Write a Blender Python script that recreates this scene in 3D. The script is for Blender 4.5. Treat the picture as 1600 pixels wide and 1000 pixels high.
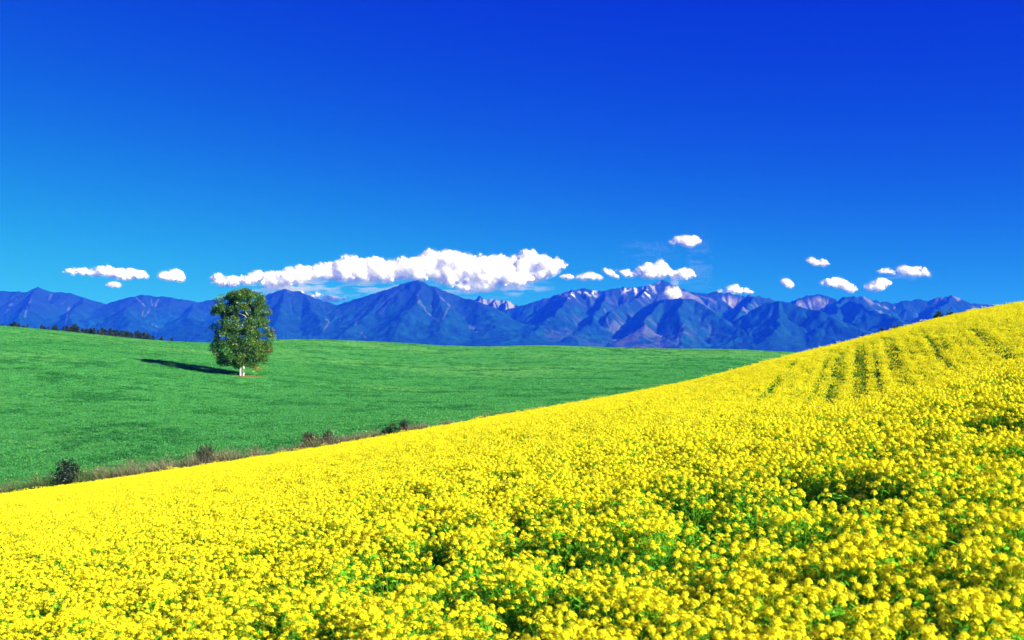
import bpy, math, random
import numpy as np

# ---------------------------------------------------------------- camera, sky, sun, exposure
S = bpy.context.scene
for o in list(bpy.data.objects):
    bpy.data.objects.remove(o)
COL = S.collection
F, HOR = 1700.0, 560.0            # focal length in photo pixels, eye-level line

cam_d = bpy.data.cameras.new('camera')
cam = bpy.data.objects.new('camera', cam_d)
COL.objects.link(cam)
cam.location = (0, 0, 0)
cam.rotation_euler = (math.radians(90), 0, 0)
cam_d.sensor_width = 36.0
cam_d.lens = 36.0 * F / 1600.0
cam_d.shift_y = (HOR - 500.0) / 1600.0
cam_d.clip_start, cam_d.clip_end = 0.1, 80000.0
cam_d.dof.use_dof = True
cam_d.dof.focus_distance = 60.0
cam_d.dof.aperture_fstop = 3.2
S.camera = cam

SUN_EL, SUN_AZ = math.radians(26.0), math.radians(124.0)     # azimuth clockwise from +Y
world = bpy.data.worlds.new('World')
S.world = world
world.use_nodes = True
wn, wl = world.node_tree.nodes, world.node_tree.links
wn.clear()
sky = wn.new('ShaderNodeTexSky')
sky.sky_type = 'NISHITA'
sky.sun_disc = False
sky.sun_elevation, sky.sun_rotation = SUN_EL, SUN_AZ
sky.altitude = 300
sky.air_density, sky.dust_density, sky.ozone_density = 1.0, 0.0, 2.0
sep = wn.new('ShaderNodeSeparateColor')
comb = wn.new('ShaderNodeCombineColor')
wl.new(sky.outputs[0], sep.inputs[0])
EXPO = 1.28                        # exposure of the photograph, in stops
def wmath(op, a, b=None):
    m = wn.new('ShaderNodeMath'); m.operation = op
    for i, v in enumerate((a, b)):
        if v is None: continue
        if isinstance(v, (int, float)): m.inputs[i].default_value = v
        else: wl.new(v, m.inputs[i])
    return m.outputs[0]
# polarised, saturated slide-film rendering of the clear sky, the same in every direction
cr, cg, cb = (wmath('MULTIPLY', sep.outputs[k], 0.1) for k in range(3))
g_ = 10.0 / 2 ** EXPO
r_out = wmath('MULTIPLY', wmath('POWER', cr, 2.0), 0.085 * g_)
g3 = wmath('POWER', cg, 3.0)
g_out = wmath('DIVIDE', wmath('MULTIPLY', g3, 1.9 * g_), wmath('ADD', wmath('MULTIPLY', g3, 2.7), 1.0))
b_out = wmath('MULTIPLY', wmath('POWER', cb, 0.25), 0.74 * g_)
for k, v in enumerate((r_out, g_out, b_out)): wl.new(v, comb.inputs[k])
bg = wn.new('ShaderNodeBackground')
bg.inputs['Strength'].default_value = 0.1
out = wn.new('ShaderNodeOutputWorld')
wl.new(comb.outputs[0], bg.inputs['Color'])
wl.new(bg.outputs[0], out.inputs['Surface'])

sun_d = bpy.data.lights.new('sun', 'SUN')
sun_d.energy = 5.0
sun_d.angle = math.radians(0.53)
sun_d.color = (1.0, 0.95, 0.87)
sun = bpy.data.objects.new('sun', sun_d)
COL.objects.link(sun)
sun.rotation_euler = (math.radians(90) - SUN_EL, 0, -SUN_AZ + math.pi)

S.view_settings.view_transform = 'Standard'
S.view_settings.look = 'None'
S.view_settings.gamma = 1.0
S.view_settings.exposure = EXPO
S.render.engine = 'CYCLES'
S.cycles.max_bounces = 6
S.cycles.diffuse_bounces = 4
S.cycles.transmission_bounces = 4
S.cycles.transparent_max_bounces = 40
S.cycles.volume_bounces = 0
S.cycles.use_denoising = True
S.cycles.sample_clamp_indirect = 4.0

# ---------------------------------------------------------------- helpers
rng = np.random.default_rng(7)

def hash2(ix, iy, seed):
    n = (ix.astype(np.int64) * 374761393 + iy.astype(np.int64) * 668265263 + seed * 974634777) & 0x7fffffff
    n = ((n ^ (n >> 13)) * 1274126177) & 0x7fffffff
    n = (n ^ (n >> 16)) & 0xffffff
    return n / float(0xffffff)

def vnoise(x, y, seed=0):
    x = np.asarray(x, float); y = np.asarray(y, float)
    ix, iy = np.floor(x), np.floor(y)
    fx, fy = x - ix, y - iy
    fx = fx * fx * (3 - 2 * fx); fy = fy * fy * (3 - 2 * fy)
    a = hash2(ix, iy, seed); b = hash2(ix + 1, iy, seed)
    c = hash2(ix, iy + 1, seed); d = hash2(ix + 1, iy + 1, seed)
    return (a + (b - a) * fx) * (1 - fy) + (c + (d - c) * fx) * fy

def fbm(x, y, oct=4, seed=0):
    s, a, t = 0, 0.5, 0
    for k in range(oct):
        s = s + a * vnoise(x * 2 ** k + 17.3 * k, y * 2 ** k - 9.1 * k, seed + k); t += a; a *= 0.5
    return s / t

def ss(x, a, b):
    t = np.clip((np.asarray(x, float) - a) / (b - a), 0, 1)
    return t * t * (3 - 2 * t)

def blur(A, n, axis):
    k = np.exp(-0.5 * (np.arange(-2 * n, 2 * n + 1) / n) ** 2); k /= k.sum()
    P = np.pad(A, [(2 * n, 2 * n) if i == axis else (0, 0) for i in range(2)], mode='edge')
    return np.apply_along_axis(lambda v: np.convolve(v, k, 'valid'), axis, P)

def make_mesh(name, V, faces, col=None, smooth=False):
    V = np.asarray(V, np.float32).reshape(-1, 3)
    faces = np.asarray(faces, np.int32)
    nf, k = faces.shape
    me = bpy.data.meshes.new(name)
    me.vertices.add(len(V)); me.vertices.foreach_set('co', V.ravel())
    me.loops.add(nf * k); me.loops.foreach_set('vertex_index', faces.ravel())
    me.polygons.add(nf); me.polygons.foreach_set('loop_start', np.arange(0, nf * k, k, dtype=np.int32))
    if smooth:
        me.polygons.foreach_set('use_smooth', np.ones(nf, bool))
    me.update(calc_edges=True)
    if col is not None:
        col = np.asarray(col, np.float32)
        if col.shape[1] == 3:
            col = np.concatenate([col, np.ones((len(col), 1), np.float32)], 1)
        at = me.attributes.new('Col', 'FLOAT_COLOR', 'POINT')
        at.data.foreach_set('color', col.ravel())
    me.validate()
    return me

def link(name, me, mat=None, parent=None, loc=None):
    o = bpy.data.objects.new(name, me)
    COL.objects.link(o)
    if mat is not None and me is not None and len(me.materials) == 0:
        me.materials.append(mat)
    if parent is not None:
        o.parent = parent
    if loc is not None:
        o.location = loc
    return o

def tag(o, label=None, cat=None, group=None, kind=None):
    if label: o['label'] = label
    if cat: o['category'] = cat
    if group: o['group'] = group
    if kind: o['kind'] = kind
    return o

def empty(name, loc, rz=0.0, scale=1.0):
    e = bpy.data.objects.new(name, None)
    COL.objects.link(e)
    e.location = loc; e.rotation_euler = (0, 0, rz); e.scale = (scale,) * 3
    e.empty_display_size = 0.2
    return e

def grid_faces(nu, nv):
    i = np.arange(nu * nv).reshape(nu, nv)
    return np.stack([i[:-1, :-1], i[1:, :-1], i[1:, 1:], i[:-1, 1:]], -1).reshape(-1, 4)

class Soup:
    """collects coloured faces (quads or tris) with numpy"""
    def __init__(s): s.V, s.T, s.C, s.n = [], [], [], 0
    def add(s, V, T, C):
        V = np.asarray(V, float).reshape(-1, 3); T = np.asarray(T, int).reshape(-1, 3)
        C = np.asarray(C, float)
        if C.ndim == 1: C = np.repeat(C[None, :3], len(V), 0)
        s.V.append(V); s.T.append(T + s.n); s.C.append(C[:, :3]); s.n += len(V)
    def cards(s, P, N, L, W, C, jit=0.0):
        """leaf cards: rhombus along random tangent; P centres, N normals, L lengths, W widths"""
        n = len(P)
        r = rng.normal(size=(n, 3)); t = np.cross(N, r); t /= np.linalg.norm(t, axis=1, keepdims=True) + 1e-9
        b = np.cross(N, t)
        L = np.broadcast_to(L, (n,))[:, None]; W = np.broadcast_to(W, (n,))[:, None]
        V = np.stack([P - t * L / 2, P + b * W / 2 + N * W * .15, P + t * L / 2, P - b * W / 2 + N * W * .15], 1).reshape(-1, 3)
        k = np.arange(n)[:, None] * 4
        T = np.concatenate([k + [0, 1, 2], k + [0, 2, 3]], 0)
        s.add(V, T, np.repeat(C, 4, 0))
    def tris(s, P, L, C):
        n = len(P); a = rand_dirs(n); b = np.cross(a, rand_dirs(n)); b /= np.linalg.norm(b, axis=1, keepdims=True) + 1e-9
        L = np.broadcast_to(L, (n,))[:, None]
        V = np.stack([P + a * L * .6, P - a * L * .3 + b * L * .5, P - a * L * .3 - b * L * .5], 1).reshape(-1, 3)
        s.add(V, np.arange(3 * n).reshape(-1, 3), C)
    def blades(s, P, H, W, lean, C):
        """upright grass blades: P bases, H heights, W widths, lean (n,2)"""
        n = len(P); a = rng.uniform(0, 2 * math.pi, n)
        d = np.stack([np.cos(a), np.sin(a), np.zeros(n)], 1) * (np.broadcast_to(W, (n,))[:, None] / 2)
        top = P + np.concatenate([lean, H[:, None]], 1)
        mid = P + np.concatenate([lean * .35, (H * .55)[:, None]], 1)
        V = np.stack([P - d, P + d, mid + d * .8, mid - d * .8, top], 1).reshape(-1, 3)
        k = np.arange(n)[:, None] * 5
        T = np.concatenate([k + [0, 1, 2], k + [0, 2, 3], k + [3, 2, 4]], 0)
        s.add(V, T, np.repeat(C, 5, 0))
    def tube(s, pts, rad, C, sides=5):
        pts = np.asarray(pts, float); m = len(pts)
        d = np.gradient(pts, axis=0); d /= np.linalg.norm(d, axis=1, keepdims=True) + 1e-9
        ref = np.where(np.abs(d[:, 2:3]) > .9, np.array([[1., 0, 0]]), np.array([[0, 0, 1.]]))
        a = np.cross(d, ref); a /= np.linalg.norm(a, axis=1, keepdims=True); b = np.cross(d, a)
        th = np.linspace(0, 2 * math.pi, sides, endpoint=False)
        V = pts[:, None] + (a[:, None] * np.cos(th)[None, :, None] + b[:, None] * np.sin(th)[None, :, None]) * np.asarray(rad)[:, None, None]
        T = []
        for i in range(m - 1):
            for j in range(sides):
                p, q = i * sides + j, i * sides + (j + 1) % sides
                T += [[p, q, q + sides], [p, q + sides, p + sides]]
        s.add(V.reshape(-1, 3), T, C)
    def mesh(s, name, smooth=False):
        return make_mesh(name, np.concatenate(s.V), np.concatenate(s.T), np.concatenate(s.C), smooth)

def rand_dirs(n, up=0.0):
    v = rng.normal(size=(n, 3)); v[:, 2] += up
    return v / np.linalg.norm(v, axis=1, keepdims=True)

# ---------------------------------------------------------------- materials
def new_mat(name):
    m = bpy.data.materials.new(name); m.use_nodes = True
    m.node_tree.nodes.clear()
    return m, m.node_tree.nodes, m.node_tree.links

def foliage_mat(name, trans=0.4, var=0.25, gloss=0.0, tcol=None):
    """leaf / petal / blade: colour from the plant's own 'Col', varied per object copy, lets light through"""
    m, n, l = new_mat(name)
    at = n.new('ShaderNodeAttribute'); at.attribute_name = 'Col'
    oi = n.new('ShaderNodeObjectInfo')
    mr = n.new('ShaderNodeMapRange'); mr.inputs[3].default_value = 1 - var; mr.inputs[4].default_value = 1 + var
    l.new(oi.outputs['Random'], mr.inputs[0])
    mul = n.new('ShaderNodeVectorMath'); mul.operation = 'SCALE'
    l.new(at.outputs['Color'], mul.inputs[0]); l.new(mr.outputs[0], mul.inputs['Scale'])
    d = n.new('ShaderNodeBsdfDiffuse'); t = n.new('ShaderNodeBsdfTranslucent')
    l.new(mul.outputs[0], d.inputs[0])
    if tcol is not None:
        tm = n.new('ShaderNodeVectorMath'); tm.operation = 'MULTIPLY'; tm.inputs[1].default_value = tcol
        l.new(mul.outputs[0], tm.inputs[0]); l.new(tm.outputs[0], t.inputs[0])
    else:
        l.new(mul.outputs[0], t.inputs[0])
    mx = n.new('ShaderNodeMixShader'); mx.inputs[0].default_value = trans
    l.new(d.outputs[0], mx.inputs[1]); l.new(t.outputs[0], mx.inputs[2])
    last = mx
    if gloss > 0:
        g = n.new('ShaderNodeBsdfGlossy'); g.inputs['Roughness'].default_value = 0.45
        m2 = n.new('ShaderNodeMixShader'); m2.inputs[0].default_value = gloss
        l.new(mx.outputs[0], m2.inputs[1]); l.new(g.outputs[0], m2.inputs[2]); last = m2
    o = n.new('ShaderNodeOutputMaterial'); l.new(last.outputs[0], o.inputs[0])
    return m

def ground_mat(name, c1, c2, c3, s1, s2, bump=0.3, stretch=(1, 1, 1)):
    m, n, l = new_mat(name)
    tc = n.new('ShaderNodeTexCoord'); mp = n.new('ShaderNodeMapping'); mp.inputs['Scale'].default_value = stretch
    l.new(tc.outputs['Object'], mp.inputs[0])
    n1 = n.new('ShaderNodeTexNoise'); n1.inputs['Scale'].default_value = s1; n1.inputs['Detail'].default_value = 6
    n2 = n.new('ShaderNodeTexNoise'); n2.inputs['Scale'].default_value = s2; n2.inputs['Detail'].default_value = 8; n2.inputs['Roughness'].default_value = .7
    l.new(mp.outputs[0], n1.inputs[0]); l.new(mp.outputs[0], n2.inputs[0])
    r1 = n.new('ShaderNodeValToRGB'); r1.color_ramp.elements[0].position = .38; r1.color_ramp.elements[1].position = .62
    r1.color_ramp.elements[0].color = (*c1, 1); r1.color_ramp.elements[1].color = (*c2, 1)
    r2 = n.new('ShaderNodeValToRGB'); r2.color_ramp.elements[0].position = .45; r2.color_ramp.elements[1].position = .68
    l.new(n1.outputs[0], r1.inputs[0]); l.new(n2.outputs[0], r2.inputs[0])
    mx = n.new('ShaderNodeMix'); mx.data_type = 'RGBA'
    l.new(r2.outputs[0], mx.inputs[0]); l.new(r1.outputs[0], mx.inputs[6]); mx.inputs[7].default_value = (*c3, 1)
    b = n.new('ShaderNodeBsdfDiffuse'); l.new(mx.outputs[2], b.inputs[0])
    bp = n.new('ShaderNodeBump'); bp.inputs['Strength'].default_value = bump; bp.inputs['Distance'].default_value = .3
    l.new(n2.outputs[0], bp.inputs['Height']); l.new(bp.outputs[0], b.inputs['Normal'])
    o = n.new('ShaderNodeOutputMaterial'); l.new(b.outputs[0], o.inputs[0])
    return m

M_petal = foliage_mat('petal', trans=0.36, var=0.06)
M_green = foliage_mat('rape_green', trans=0.4, var=0.2)
M_grass = foliage_mat('grass_blade', trans=0.35, var=0.15)
M_leaf = foliage_mat('leaf', trans=0.3, var=0.0, gloss=0.04)
M_weed = foliage_mat('weed', trans=0.25, var=0.0)
M_bark = foliage_mat('bark', trans=0.0, var=0.0)
M_soil = ground_mat('field_soil', (.035, .05, .018), (.05, .075, .02), (.06, .05, .03), 0.7, 6.0)
M_meadow = ground_mat('meadow_turf', (.055, .28, .070), (.070, .33, .080), (.10, .33, .075), 0.035, 1.3, 0.5, (1, .6, 1))
M_plain = ground_mat('far_plain', (.03, .06, .03), (.04, .08, .03), (.06, .07, .04), 0.002, 0.02)

# ---------------------------------------------------------------- terrain
KC = 2.5e-4
PLANT_H = 0.85
E_PX = np.array([-500, -300, 0, 100, 200, 300, 400, 500, 600, 700, 760, 900, 1000, 1100, 1180, 1240, 1300, 1400, 1500, 1560, 1600, 1900, 2300])
E_PY = np.array([846, 816, 771, 757, 743, 728, 713, 697, 679, 662, 651, 628, 610, 589, 568, 552, 538, 512, 487, 477, 469, 440, 410])
D_U = np.linspace(-.75, .85, 65)
D_D = np.zeros_like(D_U)

def edge_y(u):                       # far edge of the crop, seen along u = x / y
    return 93 + 30 * ss(u, -.02, .14)

def canopy(x, y):
    yy = np.maximum(y, 0.0)
    u = np.clip(x / np.maximum(y, 14.0), -.75, .85)
    z = -2.3 + .2 * x - KC * yy * yy
    z = z - 1.3 * np.exp(-((y - 44) / 17.0) ** 2) * ss(u, .08, .34)
    z = z + np.interp(u, D_U, D_D) * yy * ss(y, 8, 85)
    z = z + (fbm(x * .09, y * .06, 2, 41) - .5) * .35 * ss(y, 6, 30) * (1 - ss(y, 60, 90) * .6)
    return z

for it in range(6):                  # let the crest of the crop meet its outline
    ys = np.linspace(25, 123, 160)
    for i, u in enumerate(D_U):
        yv = ys[ys <= edge_y(u) + .5]
        s = (canopy(u * yv, yv) / yv).max()
        D_D[i] += ((HOR - 2.6 - np.interp(800 + F * u, E_PX, E_PY)) / F - s) * .9
    D_D = np.convolve(np.pad(D_D, 1, mode='edge'), [.15, .7, .15], 'valid')

MR = np.array([80, 92, 110, 140, 190, 250, 340, 420, 560, 800])
C_PX = np.array([-600, -300, 0, 100, 200, 270, 330, 430, 500, 600, 700, 770, 850, 950, 1050, 1150, 1240, 1400, 1900])
C_PY = np.array([480, 492, 510, 519, 529, 534.5, 536, 531, 531, 535, 540, 542.5, 540, 543, 545, 546, 551, 560, 560])
M_PX = np.array([-600, -300, 0, 213, 377, 600, 800, 1000, 1240, 1900])
M_T = {92: [-17, -16, -14.5, -12.2, -10.8, -8.6, -7.6, -7.6, -8, -8], 110: [-14, -13.2, -11.6, -10.0, -9.4, -7.5, -6.9, -6.9, -7.5, -8],
       140: [-8, -6.6, -6.0, -5.6, -6.8, -6.6, -6.4, -6.5, -7, -7], 190: [4.5, 3.4, 1.9, -0.2, -2.7, -4.6, -4.9, -5.0, -5.2, -5.2],
       250: [10, 8.6, 6.0, 3.2, 1.2, -1.5, -2.0, -2.4, -3, -3]}
GU = np.linspace(-1.0, 1.0, 161); GY = np.linspace(80, 800, 241)
tab = np.zeros((161, 10))
gpx = 800 + F * GU
crest = (HOR - np.interp(gpx, C_PX, C_PY)) / F * 340
for j, y in enumerate(MR):
    if y in M_T: tab[:, j] = np.interp(gpx, M_PX, M_T[y])
tab[:, 0] = tab[:, 1] - 1.5
tab[:, 6] = crest; tab[:, 7] = crest - 1.5; tab[:, 8] = crest - 14; tab[:, 9] = -41
MG = np.stack([np.interp(GY, MR, tab[i]) for i in range(161)])
MG = blur(blur(MG, 3, 0), 5, 1)
corr = crest - np.max(MG[:, (GY > 280) & (GY < 420)] / GY[(GY > 280) & (GY < 420)], axis=1) * 340
MG += corr[:, None] * ss(GY, 200, 320)[None, :] * (1 - ss(GY, 420, 700))[None, :]

def meadow_z(x, y):
    yy = np.clip(y, 80, 800)
    u = np.clip(x / yy, -1, 1)
    a = (u + 1) / 2 * 160; b = (yy - 80) / 720 * 240
    i = np.clip(np.floor(a).astype(int), 0, 159); j = np.clip(np.floor(b).astype(int), 0, 239)
    fa, fb = a - i, b - j
    z = (MG[i, j] * (1 - fa) + MG[i + 1, j] * fa) * (1 - fb) + (MG[i, j + 1] * (1 - fa) + MG[i + 1, j + 1] * fa) * fb
    return z + (fbm(x * .05, y * .03, 3, 5) - .5) * .5 * ss(y, 100, 130)

def ground_z(x, y):
    x = np.asarray(x, float); y = np.asarray(y, float)
    u = x / np.maximum(y, 14.0)
    e = edge_y(u)
    w = ss(y, e - 1, e + 18 + 30 * ss(u, 0, .15))
    return (canopy(x, np.minimum(y, 150)) - PLANT_H) * (1 - w) + meadow_z(x, y) * w

def gz(x, y): return float(ground_z(np.array([x]), np.array([y]))[0])

# field and meadow share one surface; the field sheet ends at the crop's edge
ux = np.linspace(-.95, .95, 220)
def polar_sheet(name, y0f, y1f, nv, mat, power=1.0, u0=-.95, u1=.95, nu=220):
    uu = np.linspace(u0, u1, nu); t = np.linspace(0, 1, nv) ** power
    U, Tt = np.meshgrid(uu, t, indexing='ij')
    Y = y0f(U) + (y1f(U) - y0f(U)) * Tt
    X = U * Y
    V = np.stack([X, Y, ground_z(X, Y)], -1)
    o = link(name, make_mesh(name, V, grid_faces(nu, nv), smooth=True), mat)
    return tag(o, kind='structure')
xs = np.linspace(-40, 40, 60); ysn = np.linspace(-25, 14, 30)
GX, GYn = np.meshgrid(xs, ysn, indexing='ij')
near = link('field_ground', make_mesh('field_ground', np.stack([GX, GYn, ground_z(GX, GYn) - .01], -1), grid_faces(60, 30), smooth=True), M_soil)
tag(near, kind='structure')
polar_sheet('field_ground', lambda u: 13.0 + 0 * u, lambda u: edge_y(u) + 1.0, 160, M_soil)
polar_sheet('meadow', lambda u: edge_y(u) + .9, lambda u: 790 + 0 * u, 340, M_meadow, 1.5, nu=320)
pv = [(-40000, 600, -41), (40000, 600, -41), (40000, 40000, -41), (-40000, 40000, -41)]
pv2 = [(-40000, -40000, -41.5), (40000, -40000, -41.5), (40000, 600.0, -41.5), (-40000, 600.0, -41.5)]
tag(link('plain', make_mesh('plain', pv, [[0, 1, 2, 3]]), M_plain), kind='structure')
tag(link('plain', make_mesh('plain', pv2, [[0, 1, 2, 3]]), M_plain), kind='structure')

# ---------------------------------------------------------------- mountains
FEAT = [  # (name, falloff length km, shape power, [(px, py, r km) ...])
 ('A', 1.9, 1.0, [(-420, 478, 14), (-250, 470, 14), (-120, 460, 14), (0, 455, 14), (45, 456, 14), (60, 448, 13.9), (82, 457, 14), (108, 457, 14), (130, 465, 14), (165, 475, 14.2), (185, 469, 14), (215, 461, 13.8), (262, 464, 13.8), (310, 472, 14), (335, 468, 14), (380, 474, 14.2), (430, 482, 14)]),
 ('A', 1.0, 1.0, [(60, 448, 13.9), (50, 475, 12.8), (30, 510, 11.6)]),
 ('A', 1.0, 1.0, [(130, 465, 14), (120, 490, 12.6), (110, 520, 11.4)]),
 ('A', 1.0, 1.0, [(225, 461, 13.8), (200, 490, 12.4), (190, 525, 11)]),
 ('A', 1.0, 1.0, [(300, 471, 14), (300, 500, 12.2), (320, 530, 10.8)]),
 ('B', 1.7, 1.0, [(385, 482, 12.6), (425, 457, 12.5), (443, 452, 12.4), (466, 455, 12.4), (495, 467, 12.5), (535, 480, 12.6)]),
 ('B', 1.0, 1.0, [(443, 452, 12.4), (435, 490, 11.4), (430, 530, 10.4)]),
 ('B', 0.8, 1.0, [(470, 456, 12.4), (495, 490, 11.5), (505, 525, 10.6)]),
 ('C', 1.7, 1.0, [(500, 484, 12.6), (560, 466, 12.3), (600, 454, 12.2), (630, 443, 12.1), (640, 441, 12.05), (651, 437, 12), (668, 444, 12), (690, 453, 12.1), (712, 460, 12.1), (722, 467, 11.9), (748, 484, 11.6), (778, 506, 11), (800, 522, 10.5)]),
 ('C', 1.1, 1.0, [(651, 437, 12), (640, 480, 11.1), (610, 530, 10)]),
 ('C', 1.0, 1.0, [(600, 454, 12.2), (575, 490, 11.3), (530, 525, 10.3)]),
 ('C', 1.0, 1.0, [(668, 444, 12), (690, 490, 11.0), (685, 535, 10)]),
 ('D', 0.55, 1.0, [(715, 465, 14.5), (735, 469, 14.5), (748, 463, 14.5), (761, 468.5, 14.5), (770, 467, 14.5), (778, 470, 14.5), (788, 468, 14.5), (800, 475, 14.5), (815, 478, 14.5), (840, 478, 14.5)]),
 ('D', 0.3, 1.0, [(748, 463, 14.5), (752, 482, 13.9), (758, 500, 13.4)]),
 ('D', 0.3, 1.0, [(770, 467, 14.5), (772, 485, 13.9), (776, 505, 13.4)]),
 ('D', 0.3, 1.0, [(788, 468, 14.5), (790, 485, 13.9), (792, 500, 13.4)]),
 ('E', 1.5, 1.0, [(795, 484, 13.4), (830, 473, 13.3), (870, 461, 13.2), (890, 453, 13), (910, 451, 13), (935, 455, 13), (955, 452, 13), (970, 449, 13), (1000, 449, 13), (1015, 445, 13), (1027, 439.5, 13), (1036, 438, 13), (1046, 442, 13), (1060, 450, 13.2), (1085, 457, 13.4)]),
 ('R', 0.7, 1.0, [(1085, 457, 13.4), (1100, 459, 13.4), (1112, 456, 13.4), (1135, 458, 13.4), (1165, 463, 13.3)]),
 ('E', 0.9, 1.0, [(1165, 464, 13.0), (1173, 461, 12.8), (1182, 463, 12.8), (1200, 470, 12.8)]),
 ('R', 0.7, 1.0, [(1180, 465, 13.6), (1195, 464, 13.6), (1207, 468, 13.6), (1222, 472, 13.4), (1240, 471, 13.2), (1252, 465, 13), (1264, 461, 13), (1287, 460, 13), (1300, 466, 13), (1310, 469, 12.9)]),
 ('E', 1.0, 1.0, [(1310, 470, 12.8), (1319, 464, 12.6), (1330, 462.5, 12.6), (1348, 464, 12.7)]),
 ('R', 0.8, 1.0, [(1348, 464, 12.7), (1370, 470, 12.8), (1386, 474, 12.8), (1402, 472, 12.8), (1420, 470, 12.8)]),
 ('E', 1.2, 1.0, [(1405, 473, 12.8), (1420, 470, 12.8), (1437, 467, 12.8), (1450, 471, 12.8), (1464, 465, 12.7), (1486, 462, 12.6), (1505, 468, 12.6), (1522, 475, 12.6), (1560, 477, 12.6), (1640, 474, 12.6), (1750, 470, 12.6), (1900, 480, 12.6), (2100, 476, 12.6)]),
 ('E', 0.9, 1.0, [(890, 453, 13), (880, 478, 12), (850, 500, 11), (830, 530, 10.2)]),
 ('E', 0.8, 1.0, [(940, 455, 13), (940, 480, 12.1), (925, 505, 11.2), (900, 535, 10.2)]),
 ('E', 0.6, 1.0, [(1005, 449, 13), (985, 470, 12.3), (955, 495, 11.4)]),
 ('K', 0.8, 1.0, [(1005, 482, 11.8), (1040, 469, 11.4), (1066, 463, 11.2), (1076, 465, 11.2), (1086, 471, 11.2), (1106, 484, 11), (1140, 505, 10.6), (1180, 528, 10)]),
 ('K', 0.6, 1.0, [(1070, 463, 11.2), (1058, 500, 10.5), (1062, 540, 9.8)]),
 ('K', 0.5, 1.0, [(1040, 469, 11.4), (1010, 500, 10.7), (1000, 538, 10)]),
 ('E', 0.7, 1.0, [(1173, 461, 12.8), (1158, 481, 12), (1140, 503, 11.2), (1150, 530, 10.4)]),
 ('H', 1.0, 1.0, [(1155, 500, 11.0), (1180, 484, 10.9), (1205, 475, 10.8), (1226, 472, 10.7), (1246, 475, 10.6), (1280, 485, 10.4), (1320, 502, 10), (1360, 522, 9.6)]),
 ('H', 0.7, 1.0, [(1226, 472, 10.7), (1220, 505, 10.0), (1200, 540, 9.3)]),
 ('H', 0.6, 1.0, [(1319, 464, 12.6), (1305, 482, 11.8), (1290, 500, 11.0)]),
 ('H', 0.9, 1.0, [(1330, 470, 12.0), (1350, 482, 11.2), (1385, 492, 10.6), (1430, 503, 10)]),
 ('H', 0.9, 1.0, [(1486, 462, 12.6), (1460, 490, 11.4), (1440, 515, 10.4)]),
]
NU, NR = 1600, 290
mu = (np.linspace(-420, 2050, NU) - 800) / F
mr = np.linspace(8200, 16000, NR)
MUg, MRg = np.meshgrid(mu, mr, indexing='ij')
MX, MY = MUg * MRg, MRg
wx = MX + (fbm(MX / 900, MY / 900, 3, 60) - .5) * 260
wy = MY + (fbm(MX / 900, MY / 900, 3, 61) - .5) * 260
BASE = -40.0
Z = np.full(MX.shape, BASE); WHO = np.zeros(MX.shape, int); DIST = np.full(MX.shape, 1e9); TT = np.zeros(MX.shape)
for fi, (nm, L, pw, pts) in enumerate(FEAT):
    P = np.array([((px - 800) / F * r * 1000, r * 1000, (HOR - py) / F * r * 1000) for px, py, r in pts])
    bd = np.full(MX.shape, 1e9); bh = np.zeros(MX.shape); bt = np.zeros(MX.shape); acc = 0.0
    for a, b in zip(P[:-1], P[1:]):
        ab = b[:2] - a[:2]; l2 = (ab ** 2).sum()
        t = np.clip(((wx - a[0]) * ab[0] + (wy - a[1]) * ab[1]) / l2, 0, 1)
        d = np.hypot(wx - a[0] - t * ab[0], wy - a[1] - t * ab[1])
        m = d < bd
        bd[m] = d[m]; bh[m] = (a[2] + (b[2] - a[2]) * t)[m]; bt[m] = (acc + t * math.sqrt(l2))[m]
        acc += math.sqrt(l2)
    LL = L * 1000
    sharp = nm in 'DR'
    g1 = np.abs(vnoise(bt / (260 if not sharp else 110) + 5 * fi, bd / 1500, 70 + fi) * 2 - 1)
    g2 = np.abs(vnoise(bt / (110 if not sharp else 50) + 9 * fi, bd / 700, 90 + fi) * 2 - 1)
    de = bd * (1 + (.55 if not sharp else .7) * (.5 - g1) + .22 * (.5 - g2))
    z = BASE + (bh - BASE) * (.25 * np.exp(-(de / (LL * .45))) + .75 * np.exp(-(de / LL) ** 1.15))
    m = z > Z
    WHO[m] = fi; DIST[m] = bd[m]; TT[m] = bt[m]
    k = 25.0                       # soft union
    h = np.clip(.5 + .5 * (z - Z) / k, 0, 1)
    Z = Z * (1 - h) + z * h + k * h * (1 - h) * .5
foot = ss(MRg, 8200, 9600)
n1 = fbm(MX / 420, MY / 420, 5, 33); n2 = fbm(MX / 90, MY / 90, 3, 35)
rib = 1 - np.abs(vnoise(TT / 190 + WHO * 7.7 + (n1 - .5) * 1.6, DIST / 1100, 43) * 2 - 1)
rib2 = 1 - np.abs(vnoise(TT / 75 + WHO * 3.3 + (n2 - .5) * 1.2, DIST / 600, 44) * 2 - 1)
ero = 1 - np.abs(fbm(wx / 330 + 7, wy / 520, 4, 37) * 2 - 1)        # eroded ribs and gullies
ero2 = 1 - np.abs(fbm(wx / 120 - 3, wy / 210, 3, 39) * 2 - 1)
soft = np.where(np.isin(np.array([f[0] for f in FEAT])[WHO], ['A', 'B', 'C']), .62, 1.0)      # smooth forested cones, craggy massif
Z += soft * (np.clip((Z + 40) / 300, .15, 1)) * ((n1 - .5) * 45 + (n2 - .5) * 30 + (ero - .75) * 42 + (ero2 - .75) * 46 + ss(DIST, 30, 350) * ((rib - .6) * 62 + (rib2 - .6) * 44))
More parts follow.
